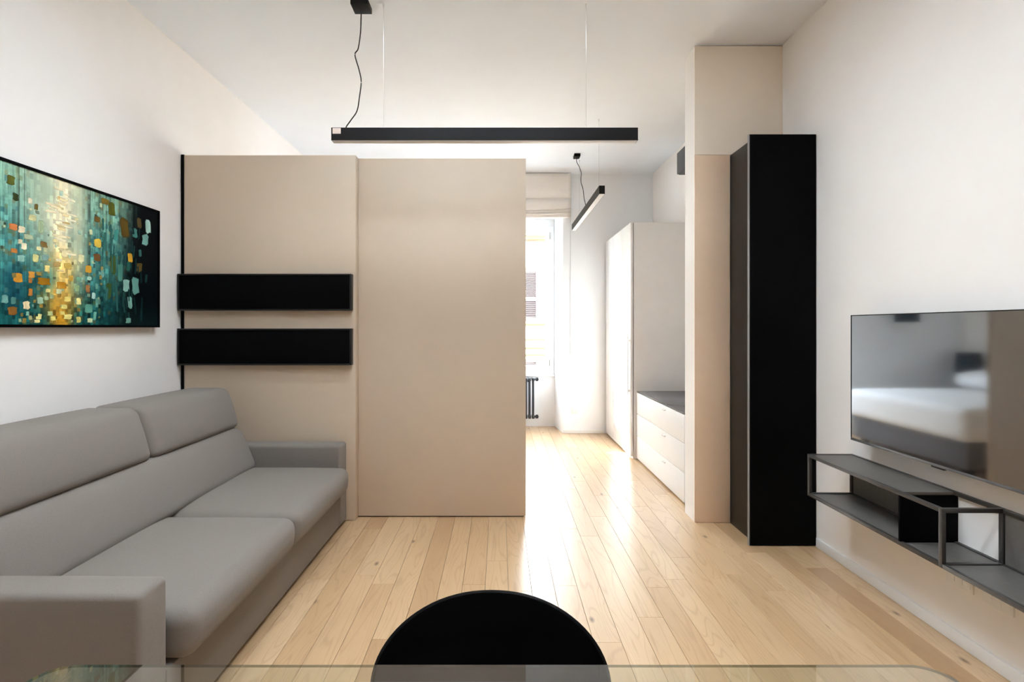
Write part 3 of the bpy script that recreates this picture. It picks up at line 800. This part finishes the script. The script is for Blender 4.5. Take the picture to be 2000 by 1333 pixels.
# ------------------------------------------------------------------ radiator under the window
rd = thing('radiator', 'dark graphite column radiator below the bedroom window', 'radiator', (0, 6.6, .1))
ncol = 18
for k in range(ncol):
    x = .438 - k * .046
    bm = bmesh.new()
    for y in (6.585, 6.645):
        bm_cyl(bm, (x, y, .165), (x, y, .615), .0125, n=10)
    bm_box(bm, x - .019, x + .019, 6.565, 6.665, .125, .172, .012, 3)
    bm_box(bm, x - .019, x + .019, 6.565, 6.665, .608, .652, .012, 3)
    obj('column', bm, M['radiator'], rd, smooth=True)
for z in (.148, .63):
    bm = bmesh.new()
    bm_cyl(bm, (.45, 6.615, z), (.505, 6.615, z), .012, n=10)
    bm_cyl(bm, (.487, 6.615, z - .022), (.487, 6.615, z + .022), .017, n=12)
    bm_cyl(bm, (.487, 6.60, z), (.487, 6.575, z), .019, n=12)
    bm_cyl(bm, (.503, 6.615, z), (.503, 6.739, z - .01), .008, n=10)
    obj('valve', bm, M['radiator'], rd, smooth=True)
for x in (-.30, .38):
    box('wall_bracket', (x - .012, x + .012, 6.662, 6.739, .59, .61), M['radiator'], rd)

# ------------------------------------------------------------------ roman blind
rb = thing('roman_blind', 'cream linen roman blind drawn up above the bedroom window', 'blind', (.03, 6.22, 2.62))
BX0, BX1 = -.84, .868
bm = bmesh.new()
prof = [(6.262, 3.172), (6.205, 3.172), (6.200, 3.12), (6.198, 3.0), (6.196, 2.875), (6.212, 2.862), (6.190, 2.85), (6.180, 2.80), (6.178, 2.745), (6.185, 2.728), (6.205, 2.735),
        (6.186, 2.722), (6.180, 2.700), (6.200, 2.703), (6.186, 2.690), (6.190, 2.668), (6.206, 2.676), (6.20, 2.650), (6.225, 2.635), (6.262, 2.64)]
nxb = 40
rows = []
for i in range(nxb + 1):
    u = i / nxb; x = BX0 + (BX1 - BX0) * u
    sag = .014 * (1 - (2 * u - 1) ** 2)
    edge = math.exp(-((1 - u) / .035) ** 2) + math.exp(-(u / .035) ** 2)
    rr = []
    for k, (y, z) in enumerate(prof):
        low = sm(2.95, 2.74, z)
        wv = .004 * math.sin(u * 23 + k * 1.7) * low
        rr.append(bm.verts.new((x, y + wv - .012 * edge * low * (1 if k % 3 == 0 else -.3), min(z - sag * low + .018 * edge * low * (1 if 9 <= k <= 12 else 0), 3.172))))
    rows.append(rr)
for A, B in zip(rows, rows[1:]):
    for k in range(len(prof) - 1):
        bm.faces.new((A[k], A[k + 1], B[k + 1], B[k]))
    bm.faces.new((A[-1], A[0], B[0], B[-1]))
bm.faces.new(rows[0]); bm.faces.new(rows[-1][::-1])
obj('fabric', bm, M['linen'], rb, smooth='all')
box('headrail', (BX0 + .002, BX1 - .002, 6.263, 6.279, 3.13, 3.176), M['white_pvc'], rb)

# ------------------------------------------------------------------ bed corner, seen only in the television
bed = thing('bed', 'white made bed along the bedroom left wall, mirrored in the television', 'bed', (-1.2, 5.2, 0))
box('base', (-2.06, -.48, 4.42, 5.84, .06, .34), M['bedfabric'], bed, bev=.02)
bm = bmesh.new(); bm_soft(bm, -2.05, -.42, 4.38, 5.88, .30, .60, .07, n=12, top=.03)
obj('duvet', bm, M['bedding'], bed, smooth='all')
box('headboard', (-2.135, -2.065, 4.36, 5.90, .0, .98), M['bedfabric'], bed, bev=.02)
for x in (-1.98, -.56):
    for y in (4.5, 5.76):
        box('leg', (x - .03, x + .03, y - .03, y + .03, 0, .06), M['dark_gap'], bed)
for y, lb in ((4.74, 'white pillow on the bed, the one nearer the partition'), (5.50, 'white pillow on the bed, the one nearer the window wall')):
    bm = bmesh.new(); bm_soft(bm, -2.04, -1.60, y - .33, y + .33, .635, .77, .06, n=8, top=.03, fn=lambda v: (v.x, v.y, v.z + (-1.6 - v.x) * .12))
    o = obj('pillow', bm, M['bedding'], smooth='all'); o['label'] = lb; o['category'] = 'pillow'; o['group'] = 'bed pillows'
ns = thing('nightstand', 'small dark nightstand between the bed and the window wall', 'nightstand', (-1.93, 6.07, 0))
box('body', (-2.13, -1.74, 5.93, 6.24, .12, .50), M['slate'], ns, bev=.004); box('top', (-2.135, -1.73, 5.925, 6.245, .50, .52), M['slate'], ns, bev=.002)
d = box('drawer', (-1.74, -1.725, 5.94, 6.23, .30, .49), M['slate'], ns, bev=.002)
for x in (-2.11, -1.77):
    for y in (5.95, 6.21): box('leg', (x - .015, x + .015, y - .015, y + .015, 0, .12), M['dark_gap'], ns)
tl = thing('table_lamp', 'bedside lamp with dark shade on the nightstand', 'lamp', (-2.01, 6.08, .52))
bm = bmesh.new(); bm_cyl(bm, (-2.01, 6.08, .521), (-2.01, 6.08, .54), .06, n=20); bm_cyl(bm, (-2.01, 6.08, .54), (-2.01, 6.08, .80), .012, n=12); obj('base', bm, M['plastic_white'], tl, smooth=True)
bm = bmesh.new(); bm_cyl(bm, (-2.01, 6.08, .76), (-2.01, 6.08, 1.0),   .12, .112, n=28); obj('lamp_shade', bm, M['shade'], tl, smooth=True)
wl2 = thing('wall_sconce', 'dark drum sconce on the window wall left of the window, mirrored in the television', 'wall lamp', (-1.34, 6.2, 1.36))
bm = bmesh.new(); bm_cyl(bm, (-1.34, 6.15, 1.365), (-1.34, 6.15, 1.56), .12, n=32); obj('lamp_shade', bm, M['shade'], wl2, smooth=True)
box('bracket', (-1.37, -1.31, 6.20, YB - .001, 1.44, 1.50), M['shade'], wl2)

# ------------------------------------------------------------------ chair at the table
ch = thing('dining_chair', 'black dining chair with rounded back behind the glass table', 'chair', (-.017, .91, 0))
bm = bmesh.new()
CXc, CYc = -.017, 1.10
def back_pt(u, v):
    """u -1..1 across, v 0 (bottom) .. 1 (top); half-elliptical top edge"""
    z0, zc, zt_, a = .42, .572, .733, .240
    x = a * math.sin(u * math.pi / 2)
    ztop = zc + (zt_ - zc) * max(0.0, 1 - abs(x / a) ** 2.2) ** (1 / 2.2)
    z = z0 + (ztop - z0) * v
    x *= .90 + .10 * min(1, (z - z0) / (zc - z0))
    return Vector((CXc + x, CYc - .055 * (x / a) ** 2 - .05 * (zt_ - z) / .35, z))
nu, nv = 40, 18
vs = [[bm.verts.new(back_pt(-1 + 2 * i / nu, j / nv)) for i in range(nu + 1)] for j in range(nv + 1)]
for j in range(nv):
    for i in range(nu):
        bm.faces.new((vs[j][i], vs[j][i + 1], vs[j + 1][i + 1], vs[j + 1][i]))
o = obj('backrest', bm, M['black'], ch, smooth='all')
so = o.modifiers.new('thick', 'SOLIDIFY'); so.thickness = .016; so.offset = 0
bv = o.modifiers.new('round', 'BEVEL'); bv.width = .005; bv.segments = 3; bv.limit_method = 'ANGLE'; bv.angle_limit = math.radians(50)
bm = bmesh.new(); bm_soft(bm, CXc - .22, CXc + .22, .63, 1.07, .385, .435, .024, n=10, top=.004)
obj('seat', bm, M['black'], ch, smooth='all')
for sx in (-1, 1):
    for (yt, yb2) in ((.69, .65), (1.0, 1.08)):
        bm = bmesh.new(); bm_cyl(bm, (CXc + sx * .17, yt, .39), (CXc + sx * .205, yb2, 0), .014, .010, n=14)
        obj('leg', bm, M['blackmetal'], ch, smooth=True)

# ------------------------------------------------------------------ glass table in the foreground
tb = thing('dining_table', 'clear glass dining table with rounded corners in the foreground', 'table', (-.01, .45, 0))
def rrect(x0, x1, y0, y1, r, n=10):
    p = []
    for cx, cy, a in ((x1 - r, y1 - r, 0), (x0 + r, y1 - r, 90), (x0 + r, y0 + r, 180), (x1 - r, y0 + r, 270)):
        for k in range(n + 1):
            t = math.radians(a + 90 * k / n); p.append((cx + r * math.cos(t), cy + r * math.sin(t)))
    return p
poly = rrect(-.848, .825, .03, .963, .055)
bm = bmesh.new(); bm_prism(bm, poly, .660, .665)
for f_ in bm.faces:
    f_.material_index = 0 if abs(f_.normal.z) > .5 else 1
o = obj('tabletop', bm, M['table_glass'], tb)
o.data.materials.append(M['glass_edge'])
for p in o.data.polygons:
    p.material_index = 0 if abs(p.normal.z) > .5 else 1
for x in (-.62, .60):
    for y in (.12, .66):
        bm = bmesh.new(); bm_cyl(bm, (x, y, .0), (x, y, .646), .022, n=20)
        l = obj('leg', bm, M['steel'], tb, smooth=True)
        bm = bmesh.new(); bm_cyl(bm, (x, y, .646), (x, y, .6599), .04, n=20); obj('leg_plate', bm, M['steel'], l, smooth=True)
